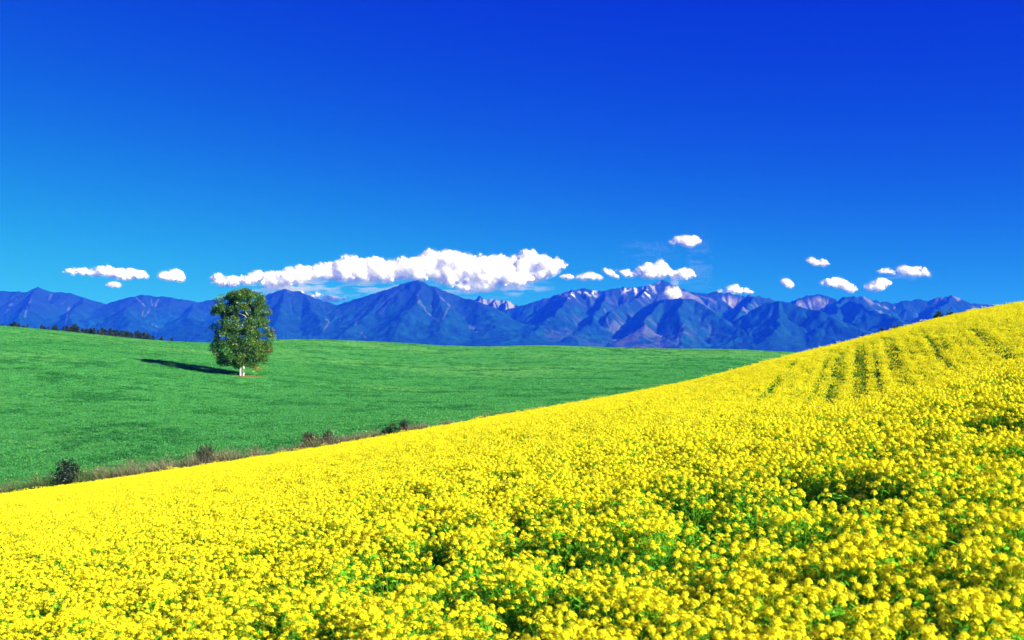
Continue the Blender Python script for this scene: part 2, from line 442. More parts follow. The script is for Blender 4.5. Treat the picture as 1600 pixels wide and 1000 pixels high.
# skyline: the outermost ridges end where the photographed outline has them
def outline(pxs):
    best = np.full(len(pxs), 1e9)
    for nm, L, pw, pts in FEAT:
        q = sorted((p[0], p[1]) for p in pts)
        if q[-1][0] - q[0][0] < 5: continue
        a = np.interp(pxs, [p[0] for p in q], [p[1] for p in q], left=1e9, right=1e9)
        best = np.minimum(best, a)
    return best
tp = outline(800 + F * mu)
smax = (Z / MRg).max(1)
ratio = np.clip(((HOR - tp) / F) / np.maximum(smax, .01), .7, 1.4)
ratio = np.convolve(np.pad(ratio, 12, mode='edge'), np.hanning(27)[1:-1] / np.hanning(27).sum(), 'valid')
Z = np.where(Z > 0, Z * ratio[:, None], Z)
Z = BASE - 4 + (Z - BASE + 4) * foot
# rock, snow and scree on the ground itself
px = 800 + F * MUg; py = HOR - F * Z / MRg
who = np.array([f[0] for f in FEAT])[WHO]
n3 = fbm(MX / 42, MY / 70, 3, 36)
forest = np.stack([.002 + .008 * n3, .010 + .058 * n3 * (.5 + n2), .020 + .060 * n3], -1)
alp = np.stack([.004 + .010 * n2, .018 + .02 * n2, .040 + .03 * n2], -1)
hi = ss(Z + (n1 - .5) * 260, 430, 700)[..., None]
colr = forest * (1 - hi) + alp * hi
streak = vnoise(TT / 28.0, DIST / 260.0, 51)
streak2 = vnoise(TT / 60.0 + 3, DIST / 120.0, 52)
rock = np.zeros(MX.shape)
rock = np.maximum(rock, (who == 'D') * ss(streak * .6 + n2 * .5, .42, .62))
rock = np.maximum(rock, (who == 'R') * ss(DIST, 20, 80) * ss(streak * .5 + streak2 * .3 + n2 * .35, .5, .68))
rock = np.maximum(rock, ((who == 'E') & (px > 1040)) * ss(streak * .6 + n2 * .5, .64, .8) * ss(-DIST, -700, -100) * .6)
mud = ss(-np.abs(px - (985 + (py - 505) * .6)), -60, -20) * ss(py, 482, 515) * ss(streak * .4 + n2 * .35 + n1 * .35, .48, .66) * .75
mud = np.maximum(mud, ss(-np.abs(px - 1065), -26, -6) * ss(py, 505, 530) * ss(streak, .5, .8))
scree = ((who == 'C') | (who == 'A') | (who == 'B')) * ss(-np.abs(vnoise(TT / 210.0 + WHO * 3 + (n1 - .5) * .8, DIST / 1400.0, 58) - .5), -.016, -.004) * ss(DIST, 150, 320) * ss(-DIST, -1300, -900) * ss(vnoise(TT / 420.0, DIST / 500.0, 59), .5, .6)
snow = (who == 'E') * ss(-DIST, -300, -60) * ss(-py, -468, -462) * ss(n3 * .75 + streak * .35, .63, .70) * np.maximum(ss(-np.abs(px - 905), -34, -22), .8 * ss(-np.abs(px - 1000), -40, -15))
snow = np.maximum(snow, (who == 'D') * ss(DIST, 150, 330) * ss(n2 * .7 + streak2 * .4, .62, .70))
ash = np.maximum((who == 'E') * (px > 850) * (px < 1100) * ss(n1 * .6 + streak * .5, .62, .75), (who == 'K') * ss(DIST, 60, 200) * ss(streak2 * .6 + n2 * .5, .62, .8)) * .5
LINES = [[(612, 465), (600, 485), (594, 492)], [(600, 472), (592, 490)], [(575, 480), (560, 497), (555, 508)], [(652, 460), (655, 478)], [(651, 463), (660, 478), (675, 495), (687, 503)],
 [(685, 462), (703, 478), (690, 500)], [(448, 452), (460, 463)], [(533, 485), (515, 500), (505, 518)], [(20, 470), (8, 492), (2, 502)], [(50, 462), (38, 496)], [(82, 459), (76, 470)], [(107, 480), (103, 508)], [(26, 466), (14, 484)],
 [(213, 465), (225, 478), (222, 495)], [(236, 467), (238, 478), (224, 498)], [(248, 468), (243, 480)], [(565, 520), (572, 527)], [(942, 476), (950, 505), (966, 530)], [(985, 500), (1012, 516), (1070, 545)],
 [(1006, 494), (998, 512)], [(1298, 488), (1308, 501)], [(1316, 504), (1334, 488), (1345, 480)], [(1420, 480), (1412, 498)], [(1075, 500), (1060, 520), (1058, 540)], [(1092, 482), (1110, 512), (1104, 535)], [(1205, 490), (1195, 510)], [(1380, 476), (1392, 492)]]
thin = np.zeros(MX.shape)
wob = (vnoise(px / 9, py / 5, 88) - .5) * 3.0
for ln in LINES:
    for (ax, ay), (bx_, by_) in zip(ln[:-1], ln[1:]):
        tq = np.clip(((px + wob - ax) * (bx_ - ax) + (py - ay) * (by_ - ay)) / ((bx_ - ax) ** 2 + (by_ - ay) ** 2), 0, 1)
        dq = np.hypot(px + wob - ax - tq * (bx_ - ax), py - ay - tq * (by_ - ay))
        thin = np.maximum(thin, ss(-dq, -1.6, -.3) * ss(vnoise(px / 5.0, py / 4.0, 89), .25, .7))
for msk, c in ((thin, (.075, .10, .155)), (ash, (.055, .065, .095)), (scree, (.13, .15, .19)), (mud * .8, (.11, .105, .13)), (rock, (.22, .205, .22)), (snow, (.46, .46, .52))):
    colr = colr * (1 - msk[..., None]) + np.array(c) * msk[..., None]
mm, n, l = new_mat('mountain_slope')
at = n.new('ShaderNodeAttribute'); at.attribute_name = 'Col'
tc = n.new('ShaderNodeTexCoord')
nz = n.new('ShaderNodeTexNoise'); nz.inputs['Scale'].default_value = 0.02; nz.inputs['Detail'].default_value = 5
l.new(tc.outputs['Object'], nz.inputs[0])
nz.inputs['Roughness'].default_value = .75
bp = n.new('ShaderNodeBump'); bp.inputs['Distance'].default_value = 30; bp.inputs['Strength'].default_value = .9
l.new(nz.outputs[0], bp.inputs['Height'])
db = n.new('ShaderNodeBsdfDiffuse'); l.new(at.outputs['Color'], db.inputs[0]); l.new(bp.outputs[0], db.inputs['Normal'])
o_ = n.new('ShaderNodeOutputMaterial'); l.new(db.outputs[0], o_.inputs[0])
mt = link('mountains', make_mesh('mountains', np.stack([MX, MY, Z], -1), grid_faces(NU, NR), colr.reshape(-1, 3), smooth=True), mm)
tag(mt, kind='structure')

# ---------------------------------------------------------------- haze: bluish air between here and the mountains
HAZE_D, HAZE_C = 8.2e-5, (0.005, 0.070, 1.0)
hv = [(x, y, z) for x in (-18000, 18000) for y in (-8000, 17500) for z in (-43, 960)]
hf = [[0, 1, 3, 2], [4, 6, 7, 5], [0, 4, 5, 1], [2, 3, 7, 6], [0, 2, 6, 4], [1, 5, 7, 3]]
hm, n, l = new_mat('haze_air')
pvn = n.new('ShaderNodeVolumePrincipled')
pvn.inputs['Color'].default_value = (*HAZE_C, 1)
pvn.inputs['Absorption Color'].default_value = (1, 1, 1, 1)
pvn.inputs['Density'].default_value = HAZE_D
pvn.inputs['Density Attribute'].default_value = ''
pvn.inputs['Anisotropy'].default_value = 0.0
o_ = n.new('ShaderNodeOutputMaterial'); l.new(pvn.outputs[0], o_.inputs['Volume'])
hm.cycles.homogeneous_volume = True
hz = link('haze', make_mesh('haze', hv, hf), hm)
tag(hz, 'thin blue haze lying over the whole valley', 'haze', kind='stuff')

# ---------------------------------------------------------------- clouds
cm, n, l = new_mat('cloud_white')
db = n.new('ShaderNodeBsdfDiffuse'); db.inputs[0].default_value = (.86, .84, .86, 1)
tb = n.new('ShaderNodeBsdfTranslucent'); tb.inputs[0].default_value = (.95, .94, .96, 1)
mx = n.new('ShaderNodeMixShader'); mx.inputs[0].default_value = .5
l.new(db.outputs[0], mx.inputs[1]); l.new(tb.outputs[0], mx.inputs[2])
tr = n.new('ShaderNodeBsdfTransparent'); m2 = n.new('ShaderNodeMixShader'); m2.inputs[0].default_value = .42     # thin vapour
l.new(tr.outputs[0], m2.inputs[1]); l.new(mx.outputs[0], m2.inputs[2])
o_ = n.new('ShaderNodeOutputMaterial'); l.new(m2.outputs[0], o_.inputs[0])
cs, n, l = new_mat('cloud_body')          # droplets scatter light deep inside the billows
sb = n.new('ShaderNodeSubsurfaceScattering'); sb.falloff = 'BURLEY'
sb.inputs['Color'].default_value = (.90, .885, .90, 1); sb.inputs['Scale'].default_value = 220.0
sb.inputs['Radius'].default_value = (1, 1, 1)
db = n.new('ShaderNodeBsdfDiffuse'); db.inputs[0].default_value = (.86, .84, .86, 1)
mx = n.new('ShaderNodeMixShader'); mx.inputs[0].default_value = .8
l.new(db.outputs[0], mx.inputs[1]); l.new(sb.outputs[0], mx.inputs[2])
o_ = n.new('ShaderNodeOutputMaterial'); l.new(mx.outputs[0], o_.inputs[0])

def ico():
    t = (1 + 5 ** .5) / 2
    V = np.array([(-1, t, 0), (1, t, 0), (-1, -t, 0), (1, -t, 0), (0, -1, t), (0, 1, t), (0, -1, -t), (0, 1, -t), (t, 0, -1), (t, 0, 1), (-t, 0, -1), (-t, 0, 1)], float)
    T = [(0, 11, 5), (0, 5, 1), (0, 1, 7), (0, 7, 10), (0, 10, 11), (1, 5, 9), (5, 11, 4), (11, 10, 2), (10, 7, 6), (7, 1, 8), (3, 9, 4), (3, 4, 2), (3, 2, 6), (3, 6, 8), (3, 8, 9), (4, 9, 5), (2, 4, 11), (6, 2, 10), (8, 6, 7), (9, 8, 1)]
    V = list(V / np.linalg.norm(V[0])); c = {}
    def mid(a, b):
        k = (min(a, b), max(a, b))
        if k not in c:
            v = V[a] + V[b]; V.append(v / np.linalg.norm(v)); c[k] = len(V) - 1
        return c[k]
    N = []
    for a, b, d in T:
        x, y, z = mid(a, b), mid(b, d), mid(d, a)
        N += [(a, x, z), (b, y, x), (d, z, y), (x, y, z)]
    return np.array(V), np.array(N)
ICO_V, ICO_T = ico()
tex1 = bpy.data.textures.new('cloud_lumps', 'CLOUDS'); tex1.noise_scale = 110; tex1.noise_depth = 6
tex2 = bpy.data.textures.new('steam_lumps', 'CLOUDS'); tex2.noise_scale = 60; tex2.noise_depth = 4

def cloud(name, label, cat, top, bot, R, rmax, npuff, group=None, fluff=1.0, voxel=1.0, wisp=None, tex=tex1, flat=.8):
    """top / bottom outline in photo pixels, at distance R metres; built as merged billows with loose shreds round them"""
    k = R / F
    tx, ty = np.array([p[0] for p in top]), np.array([p[1] for p in top])
    bx, by = np.array([p[0] for p in bot]), np.array([p[1] for p in bot])
    x0, x1 = tx[0], tx[-1]; cx = (x0 + x1) / 2
    hh = by.max() - ty.min()
    fx = np.arange(x0, x1 + 1.0, 1.5)
    fy, fb = np.interp(fx, tx, ty), np.interp(fx, bx, by)
    amp = np.minimum(.20 * hh, 5.0) * ss(np.minimum(fx - x0, x1 - fx), 0, 8)
    fy = fy + amp * ((vnoise(fx / 9.0, fx * 0 + R / 77, 301) - .5) * 1.1 + (vnoise(fx / 3.6, fx * 0 + R / 77, 302) - .5) * .8)
    fb = fb + amp * ((vnoise(fx / 14.0, fx * 0 + R / 77, 303) - .5) * 1.2)
    tx, ty, bx, by = fx, fy, fx, np.maximum(fb, fy + 1.0)
    zc = HOR - (ty.mean() + by.mean()) / 2
    org = np.array([(cx - 800) * k, R, zc * k])
    S1 = Soup(); F1 = Soup(); made = 0; tries = 0
    pts = []
    while made < npuff and tries < npuff * 60:
        tries += 1
        x = rng.uniform(x0, x1); a = np.interp(x, tx, ty); b = np.interp(x, bx, by) - (by.max() - ty.min()) * .22 * rng.uniform() ** 2
        if b - a < 1.5: continue
        y = a + (b - a) * rng.uniform(0, 1) ** .8
        dtop = min(math.hypot(x - xx, y - np.interp(xx, tx, ty)) for xx in np.linspace(x - 12, x + 12, 13) if x0 <= xx <= x1)
        r = min(dtop, (b - y) * 1.3 + .8, rmax, x - x0 + 1.5, x1 - x + 1.5)
        if r < 1.6: continue
        made += 1
        pts.append((x, y, r))
    extra = []
    for x, y, r in pts:                     # small cauliflower heads on the upper rims
        for _ in range(3):
            th = rng.uniform(.1, math.pi - .1); r2 = r * rng.uniform(.22, .45)
            x2, y2 = x + math.cos(th) * r, y - math.sin(th) * r * .9
            if x0 < x2 < x1 and y2 - r2 * .4 > np.interp(x2, tx, ty) and y2 < np.interp(x2, bx, by): extra.append((x2, y2, r2))
    for x, y, r in pts + extra:
        dep = rng.normal() * rmax * .3
        c = np.array([(x - cx) * k, dep * k, (HOR - y) * k - org[2]])
        sc = np.array([1.1, 1.1, 1.0]) * r * k
        vv = c + ICO_V * sc * .60
        floor_ = (HOR - np.interp(vv[:, 0] / k + cx, bx, by)) * k - org[2]
        vv[:, 2] = np.maximum(vv[:, 2], floor_)
        S1.add(vv, ICO_T, (1, 1, 1))
        nf = int(fluff * (14 + 6.5 * r * r))
        d = rand_dirs(nf)
        hx = (c[0] + d[:, 0] * sc[0]) / k; hz_ = (c[2] + d[:, 2] * sc[2]) / k
        tail = .25 + 4.2 * ss(fbm(hx / 9.0 + R, hz_ / 5.0, 3, 311), .38, .72) ** 1.5          # torn edges: long shreds here, none there
        rad = .58 + rng.beta(1.0, 1.6, nf) * .48 + rng.exponential(1.0, nf) * tail / (r * 1.6 + 1.0) * .5
        q = c + d * sc * rad[:, None]
        q[:, 2] = np.maximum(q[:, 2], (HOR - np.interp(q[:, 0] / k + cx, bx, by) - 1.5) * k - org[2])
        F1.tris(q, k * np.where(rad > 1.0, rng.uniform(.4, .9, nf), rng.uniform(.6, 1.3, nf)), np.ones((3 * nf, 3)))
    if wisp:
        for (wx0, wx1, wy0, wy1, nw) in wisp:
            nw *= 26
            qx = wx0 + (wx1 - wx0) * rng.beta(2.2, 2.2, nw); qy = rng.normal((wy0 + wy1) / 2, (wy1 - wy0) / 3.6, nw)
            keep = ss(fbm(qx / 26.0, qy / 3.5, 3, 81), .36, .60) > rng.uniform(size=nw)
            qx, qy = qx[keep], qy[keep]
            q = np.stack([(qx - cx) * k, rng.normal(0, 8, len(qx)) * k, (HOR - qy) * k - org[2]], 1)
            F1.tris(q, k * rng.uniform(.25, .55, len(q)), np.ones((3 * len(q), 3)))
    e = empty(name, org)
    tag(e, label, cat, group)
    b = link('billow', S1.mesh('billow', True), cs, e)
    rm = b.modifiers.new('merge', 'REMESH'); rm.mode = 'VOXEL'; rm.voxel_size = voxel * k; rm.use_smooth_shade = True
    dm = b.modifiers.new('lumps', 'DISPLACE'); dm.texture = tex; dm.strength = 5.0 * k; dm.mid_level = .62; dm.texture_coords = 'GLOBAL'
    f = link('shreds', F1.mesh('shreds'), cm, e)
    f['kind'] = 'stuff'
    return e

RC = 21500.0
CG = 'clouds over the mountains'
cloud('cloud', 'long flat white cloud at far left above the mountain with pointed peak', 'cloud',
      [(99, 424), (112, 416), (125, 418), (150, 419), (168, 415), (182, 419), (200, 421), (215, 420), (226, 425), (234, 431)],
      [(99, 426), (130, 430), (160, 434), (185, 437), (215, 438), (228, 436), (234, 432)], RC, 9, 120, CG)
cloud('cloud', 'tiny faint cloud scrap hanging under the long cloud at far left', 'cloud',
      [(166, 444), (173, 439), (184, 441), (188, 444)], [(166, 446), (178, 450), (184, 449), (188, 446)], RC - 2200, 4, 20, CG, fluff=2)
cloud('cloud', 'small white cloud just right of the long cloud at far left', 'cloud',
      [(246, 430), (254, 423), (268, 422), (277, 419), (284, 423), (289, 432)], [(246, 432), (262, 437), (284, 440), (289, 437)], RC, 8, 50, CG)
cloud('cloud', 'biggest white cumulus bank behind the pointed central mountain', 'cloud',
      [(326, 436), (336, 428), (360, 431), (392, 429), (400, 421), (412, 425), (440, 421), (466, 415), (474, 413), (490, 416), (502, 411), (520, 409), (548, 396), (566, 402), (590, 400), (612, 409), (622, 403), (650, 401), (672, 387), (684, 392), (700, 389), (722, 396), (738, 400), (752, 395), (775, 398), (795, 401), (808, 392), (828, 388), (845, 396), (862, 402), (872, 400), (887, 411)],
      [(326, 440), (345, 446), (375, 449), (400, 444), (430, 452), (470, 447), (500, 436), (540, 440), (600, 442), (640, 436), (680, 440), (700, 450), (735, 457), (770, 456), (800, 449), (830, 446), (848, 442), (862, 432), (875, 424), (887, 414)],
      RC, 15, 620, CG, voxel=1.1, wisp=[(410, 650, 432, 460, 6500), (660, 870, 440, 462, 4500), (380, 490, 440, 460, 2500)])
cloud('cloud', 'thin streak of cloud in the gap left of the pointed central mountain', 'cloud',
      [(432, 459), (450, 454), (480, 456), (505, 459), (530, 462), (548, 467)], [(432, 464), (460, 466), (500, 474), (530, 474), (548, 469)], RC + 900, 5, 70, CG, fluff=1.6)
cloud('cloud', 'tiny white puff just right of the biggest cumulus bank', 'cloud',
      [(875, 431), (882, 427), (892, 428), (897, 432)], [(875, 434), (885, 437), (893, 437), (897, 435)], RC, 5, 24, CG)
cloud('cloud', 'low flat white puff between the tiny puff and the slanting puff', 'cloud',
      [(898, 432), (910, 428), (922, 425), (934, 428), (948, 434)], [(898, 436), (915, 438), (935, 437), (948, 436)], RC, 6, 40, CG)
cloud('cloud', 'slanting white puff touching the cloud above the steaming crater', 'cloud',
      [(943, 419), (950, 418), (960, 424), (967, 431)], [(943, 425), (952, 431), (960, 435), (967, 435)], RC, 5, 30, CG)
cloud('cloud', 'white cumulus with flat base right above the steaming crater', 'cloud',
      [(962, 421), (975, 419), (988, 423), (1000, 416), (1010, 409), (1017, 412), (1028, 408), (1036, 407), (1046, 416), (1054, 423), (1064, 418), (1075, 413), (1080, 420), (1087, 429)],
      [(962, 423), (975, 430), (990, 435), (1030, 437), (1065, 437), (1080, 438), (1087, 433)], RC, 11, 150, CG,
      wisp=[(1070, 1116, 372, 452, 300), (960, 1070, 374, 406, 160)])
cloud('cloud', 'highest small cloud, alone above the steaming crater', 'cloud',
      [(1045, 377), (1056, 370), (1070, 367), (1086, 368), (1097, 376)], [(1045, 379), (1060, 384), (1082, 385), (1097, 379)], RC, 8, 60, CG, fluff=1.6)
cloud('cloud', 'small white cloud low over the pale cliff ridge', 'cloud',
      [(1120, 455), (1134, 448), (1150, 445), (1165, 450), (1182, 455)], [(1120, 457), (1140, 459), (1165, 459), (1182, 457)], RC, 7, 50, CG)
cloud('cloud', 'little ragged cloud scrap between the cliff ridge cloud and the right group', 'cloud',
      [(1218, 440), (1226, 434), (1235, 435), (1240, 443)], [(1218, 441), (1228, 448), (1236, 451), (1240, 447)], RC, 5, 28, CG, fluff=1.6)
cloud('cloud', 'topmost small cloud of the group at right', 'cloud',
      [(1260, 406), (1268, 402), (1276, 406), (1288, 404), (1297, 411)], [(1260, 410), (1272, 416), (1288, 416), (1297, 413)], RC, 6, 36, CG, fluff=1.6)
cloud('cloud', 'flat white cloud with a lower step, leftmost low one of the right group', 'cloud',
      [(1281, 441), (1292, 434), (1314, 432), (1328, 440), (1338, 449), (1342, 454)], [(1281, 445), (1300, 448), (1316, 452), (1330, 456), (1342, 456)], RC, 8, 70, CG)
cloud('cloud', 'small tilted cloud with a ragged left foot in the right group', 'cloud',
      [(1351, 446), (1362, 440), (1372, 434), (1386, 435), (1393, 441)], [(1351, 452), (1366, 455), (1380, 453), (1393, 445)], RC, 7, 46, CG, fluff=1.4)
cloud('cloud', 'widest rightmost white cloud above the right end of the mountains', 'cloud',
      [(1368, 424), (1384, 417), (1398, 421), (1412, 414), (1428, 417), (1444, 417), (1454, 430)], [(1368, 425), (1385, 429), (1410, 430), (1430, 433), (1454, 433)], RC, 8, 80, CG, wisp=[(1380, 1460, 425, 436, 500)])
cloud('steam_plume', 'bright white steam rising from the crater on the mountain', 'steam',
      [(1038, 457), (1041, 449), (1046, 446), (1051, 449), (1055, 446), (1060, 449), (1064, 460)], [(1038, 460), (1043, 467), (1052, 470), (1060, 468), (1064, 463)], 11600.0, 5, 70, tex=tex2, fluff=1.6,
      wisp=[(1046, 1062, 432, 452, 170), (1050, 1080, 424, 442, 120), (1030, 1044, 456, 470, 60)])

# ---------------------------------------------------------------- birch on the meadow
K1 = 185.0 / F
bx0, by0 = (378 - 800) * K1, 185.0
bz0 = gz(bx0, by0)
tree = empty('birch_tree', (bx0, by0, bz0))
tag(tree, 'lone leafy birch with pale twin trunk on the green meadow', 'tree')
def crown_hw(h):                 # half width of the crown by height above the ground (m)
    return np.interp(h, [1.2, 2.2, 3.2, 4.6, 7, 9.5, 11.3, 12.8, 13.9, 14.7], [1.8, 4.2, 5.3, 5.7, 5.5, 5.3, 5.0, 4.4, 3.0, .7])
Sb = Soup()
white = np.array((.62, .60, .56))
trunks = [[(-.25, 0, -.3), (-.3, .05, 2), (-.5, .2, 5), (-1.0, .3, 8.5), (-1.5, .2, 12.2)], [(.25, -.1, -.3), (.32, -.1, 2), (.7, -.2, 5), (1.2, -.1, 8.5), (1.5, 0, 12.4)]]
tobs = []
for i, tp_ in enumerate(trunks):
    s_ = Soup(); s_.tube(tp_, [.18, .15, .12, .08, .03], white, 8)
    link('trunk', s_.mesh('trunk', True), M_bark, tree)
for i in range(16):
    tr = np.array(trunks[i % 2]); h = rng.uniform(2.2, 10.5)
    st = np.array([np.interp(h, tr[:, 2], tr[:, 0]), np.interp(h, tr[:, 2], tr[:, 1]), h])
    a = i * 2.4 + rng.uniform(-.4, .4); ln = crown_hw(h + 1) * .6
    en = st + np.array([math.cos(a) * ln, math.sin(a) * ln, rng.uniform(1.0, 2.6)])
    md = (st + en) / 2 + np.array([0, 0, .3])
    s_ = Soup(); s_.tube([st, md, en], [.075, .05, .015], white * .9, 5)
    link('limb', s_.mesh('limb', True), M_bark, tree)
Sc = Soup(); nclump = 0
while nclump < 400:
    h = rng.uniform(1.7, 14.4); hw = crown_hw(h)
    a = rng.uniform(0, 2 * math.pi); rr = max(hw - .5, .2) * math.sqrt(rng.uniform(.05, 1))
    c = np.array([rr * math.cos(a) * (1 + .05 * math.sin(3 * h)), rr * math.sin(a), h])
    if fbm(np.array([c[0] * .45]), np.array([c[2] * .45]), 2, 9)[0] < .20: continue
    r = rng.uniform(.45, 1.0)
    nl = int(190 * r)
    d = rand_dirs(nl); q = c + d * (r * rng.uniform(.2, 1, nl) ** .6)[:, None] * np.array([1, 1, .8])
    tone = rng.uniform(.75, 1.3) * rng.uniform(.75, 1.25, nl)[:, None]
    base = np.array((.042, .135, .020)) if rng.uniform() < .6 + .03 * -c[0] else np.array((.100, .205, .016))  # sunlit right side put into leaf colour: more light yellow-green clumps there
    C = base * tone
    if rng.uniform() < .09:
        sel = rng.uniform(size=nl) < .14
        C[sel] = np.array((.42, .22, .05)) * tone[sel]
    Sc.cards(q, rand_dirs(nl, .3), rng.uniform(.17, .30, nl), rng.uniform(.13, .2, nl), C)
    nclump += 1
sp = rng.normal(size=(130, 3)) * np.array([.55, .5, .35]) + np.array([2.6, -.6, 1.35])     # yellowing low sprig at right
Sc.cards(sp, rand_dirs(130, .3), .2, .15, np.array((.38, .27, .04)) * rng.uniform(.6, 1.2, (130, 1)))
link('crown', Sc.mesh('crown'), M_leaf, tree)
# worn earth beside the birch
a = np.linspace(0, 2 * math.pi, 40, endpoint=False)
rad = 1 + .3 * np.sin(3 * a + 1) + .15 * np.sin(7 * a)
ex, ey = bx0 + 1.3 + 2.1 * np.cos(a) * rad, by0 - 1.0 + 2.4 * np.sin(a) * rad
EV = [(bx0 + 1.3, by0 - 1, gz(bx0 + 1.3, by0 - 1) + .06)] + [(x, y, gz(x, y) + .03) for x, y in zip(ex, ey)]
M_earth = ground_mat('dry_earth', (.20, .17, .06), (.26, .20, .09), (.10, .15, .04), .6, 3.0)
tag(link('bare_earth', make_mesh('bare_earth', EV, [[0, 1 + i, 1 + (i + 1) % 40] for i in range(40)]), M_earth), kind='structure')

# ---------------------------------------------------------------- conifers behind the left crest
def conifer_meshes(seed):
    s_ = Soup(); s_.tube([(0, 0, -.4), (0, 0, 3), (0, 0, 6.2)], [.14, .09, .02], (.05, .035, .025), 5)
    t_ = s_.mesh('trunk')
    s_ = Soup(); H_ = 6.6; wid = [2.3, 3.0, 2.0, 2.6][seed % 4]
    for lv in range(11):
        h = .8 + lv * .54; w = wid * (1 - h / H_) ** .6 * rng.uniform(.7, 1.15) + .15
        nn = 90
        a = rng.uniform(0, 2 * math.pi, nn); r = w * rng.uniform(.15, 1.1, nn) ** .7
        q = np.stack([r * np.cos(a), r * np.sin(a), h - r * .25 + rng.normal(0, .18, nn)], 1)
        s_.cards(q, rand_dirs(nn, .5), rng.uniform(.35, .7, nn), rng.uniform(.2, .35, nn), np.array((.010, .030, .016)) * rng.uniform(.6, 1.5, (nn, 1)))
    return t_, s_.mesh('crown')
CON = [conifer_meshes(i) for i in range(4)]
for t_, c_ in CON: t_.materials.append(M_bark); c_.materials.append(M_leaf)
cpx = [(3, 3), (13, 4), (18, 6), (23, 9), (29, 7), (37, 5), (43, 6), (54, 3), (65, 8), (69, 6), (75, 6), (83, 8), (87, 10), (92, 4), (99, 8), (105, 10), (112, 11), (117, 14), (122, 10), (129, 9), (135, 9), (142, 11), (147, 11), (154, 9), (160, 12), (164, 11), (172, 13), (178, 11), (183, 11), (190, 11), (195, 12), (200, 11), (205, 10), (214, 13), (219, 11), (226, 12), (232, 10), (239, 8), (252, 7), (268, 6), (290, 3)]
for i, (pxx, hp) in enumerate(cpx):
    y = 395 + rng.uniform(-10, 25); x = (pxx - 800) / F * y
    zt = (HOR - np.interp(pxx, C_PX, C_PY) + hp) / F * y
    zb = gz(x, y)
    e = empty('conifer', (x, y, zb), rng.uniform(0, 6.28), max((zt - zb) / 6.4, .3))
    lab = 'dark conifer in the row of treetops behind the left meadow crest'
    if pxx == 117: lab = 'tallest dark conifer standing out of the row behind the left meadow crest'
    if pxx == 290: lab = 'last tiny conifer at the right end of the row behind the meadow crest'
    if pxx == 268: lab = 'second to last small conifer at the right end of the row, next to a gap'
    tag(e, lab, 'tree', 'conifers behind the left meadow crest')
    t_, c_ = CON[i % 4]
    link('trunk', t_, None, e); link('crown', c_, None, e)

# ---------------------------------------------------------------- shrubs
def shrub(name, label, x, y, w, h, n, cols, upright=False, ground=None, group=None, lift=0.0):
    zb = (gz(x, y) if ground is None else ground) + lift
    e = empty(name, (x, y, zb)); tag(e, label, 'shrub', group)
    s_ = Soup()
    for i in range(7):
        a = rng.uniform(0, 6.28); r = w * .4 * rng.uniform(.2, 1)
        s_.tube([(r * .1 * math.cos(a), r * .1 * math.sin(a), -.2), (r * .5 * math.cos(a), r * .5 * math.sin(a), h * .5), (r * math.cos(a), r * math.sin(a), h * .9)], [.035, .025, .01], (.09, .07, .05), 4)
    link('stems', s_.mesh('stems'), M_bark, e)
    s_ = Soup()
    cl = max(6, n // 40)
    for i in range(cl):
        d = rand_dirs(1, .4)[0]; f_ = rng.uniform(.3, 1) ** .5
        c = np.array([d[0] * w * .42 * f_, d[1] * w * .42 * f_, h * .5 + d[2] * h * .42 * f_])
        nn = n // cl
        q = c + rng.normal(size=(nn, 3)) * np.array([w * .09, w * .09, h * .1])
        q[:, 2] = np.maximum(q[:, 2], .02)
        C = np.array(cols[rng.integers(len(cols))]) * rng.uniform(.6, 1.4, (nn, 1))
        if upright:
            s_.blades(q - np.array([0, 0, .15]), rng.uniform(.25, .5, nn) * h * .6, .05, rng.normal(size=(nn, 2)) * .12 * h, C)
        else:
            s_.cards(q, rand_dirs(nn, .3), rng.uniform(.14, .28, nn), rng.uniform(.1, .18, nn), C)
    link('foliage', s_.mesh('foliage'), M_leaf, e)
    return e
def edge_point(px_, back=2.0):
    u = (px_ - 800) / F; y = float(edge_y(np.array([u]))[0]) + back
    return u * y, y
DK = [(.012, .035, .016), (.018, .045, .016), (.008, .022, .014)]
ST = [(.06, .085, .04), (.04, .07, .03), (.08, .085, .05)]
GR = [(.03, .10, .02), (.04, .12, .02), (.015, .05, .02)]
x, y = edge_point(105, 1.6); shrub('bush', 'dark round leafy bush at the lower left edge of the yellow field', x, y, 2.7, 3.1, 1700, DK)
x, y = edge_point(322, 2.4); shrub('bush', 'grey green spiky bush in the middle of the dry weed strip', x, y, 2.0, 2.5, 800, ST, True)
x, y = edge_point(484, 2.2); shrub('bush', 'left one of two small grey bushes close together on the weed strip', x, y, 1.6, 2.3, 520, ST, True)
x, y = edge_point(513, 2.2); shrub('bush', 'right one of two small grey bushes close together on the weed strip', x, y, 1.6, 2.3, 520, ST, True)
x, y = edge_point(604, 1.4); shrub('bush', 'tiny low green bush on the weed strip left of the bright green one', x, y, 1.2, 1.6, 320, DK)
x, y = edge_point(615, 1.6); shrub('bush', 'bright green low bush on the weed strip below the right meadow', x, y, 1.7, 1.9, 520, GR)
x, y = edge_point(632, 2.2); shrub('bush', 'dark upright bush at the right end of the weed strip bushes', x, y, 1.2, 2.0, 420, DK, True)
for (px_, w_, hp, lab) in [(1467, 1.5, 7, 'dark rounded bush top poking over the crest of the yellow field at right'),
                           (1483, 1.5, 3.5, 'low dark bush right of the rounded bush on the yellow crest'),
                           (1402, 1.4, 2.5, 'low dark bush left of the rounded bush on the yellow crest'),
                           (1380, 1.2, 2, 'leftmost small dark bush peeping over the yellow crest')]:
    u = (px_ - 800) / F; y = 132.0
    zt = (HOR - np.interp(px_, E_PX, E_PY) + hp) / F * y; zb = gz(u * y, y)
    shrub('bush', lab, u * y, y, w_ * .95, zt - zb, 2200, DK)

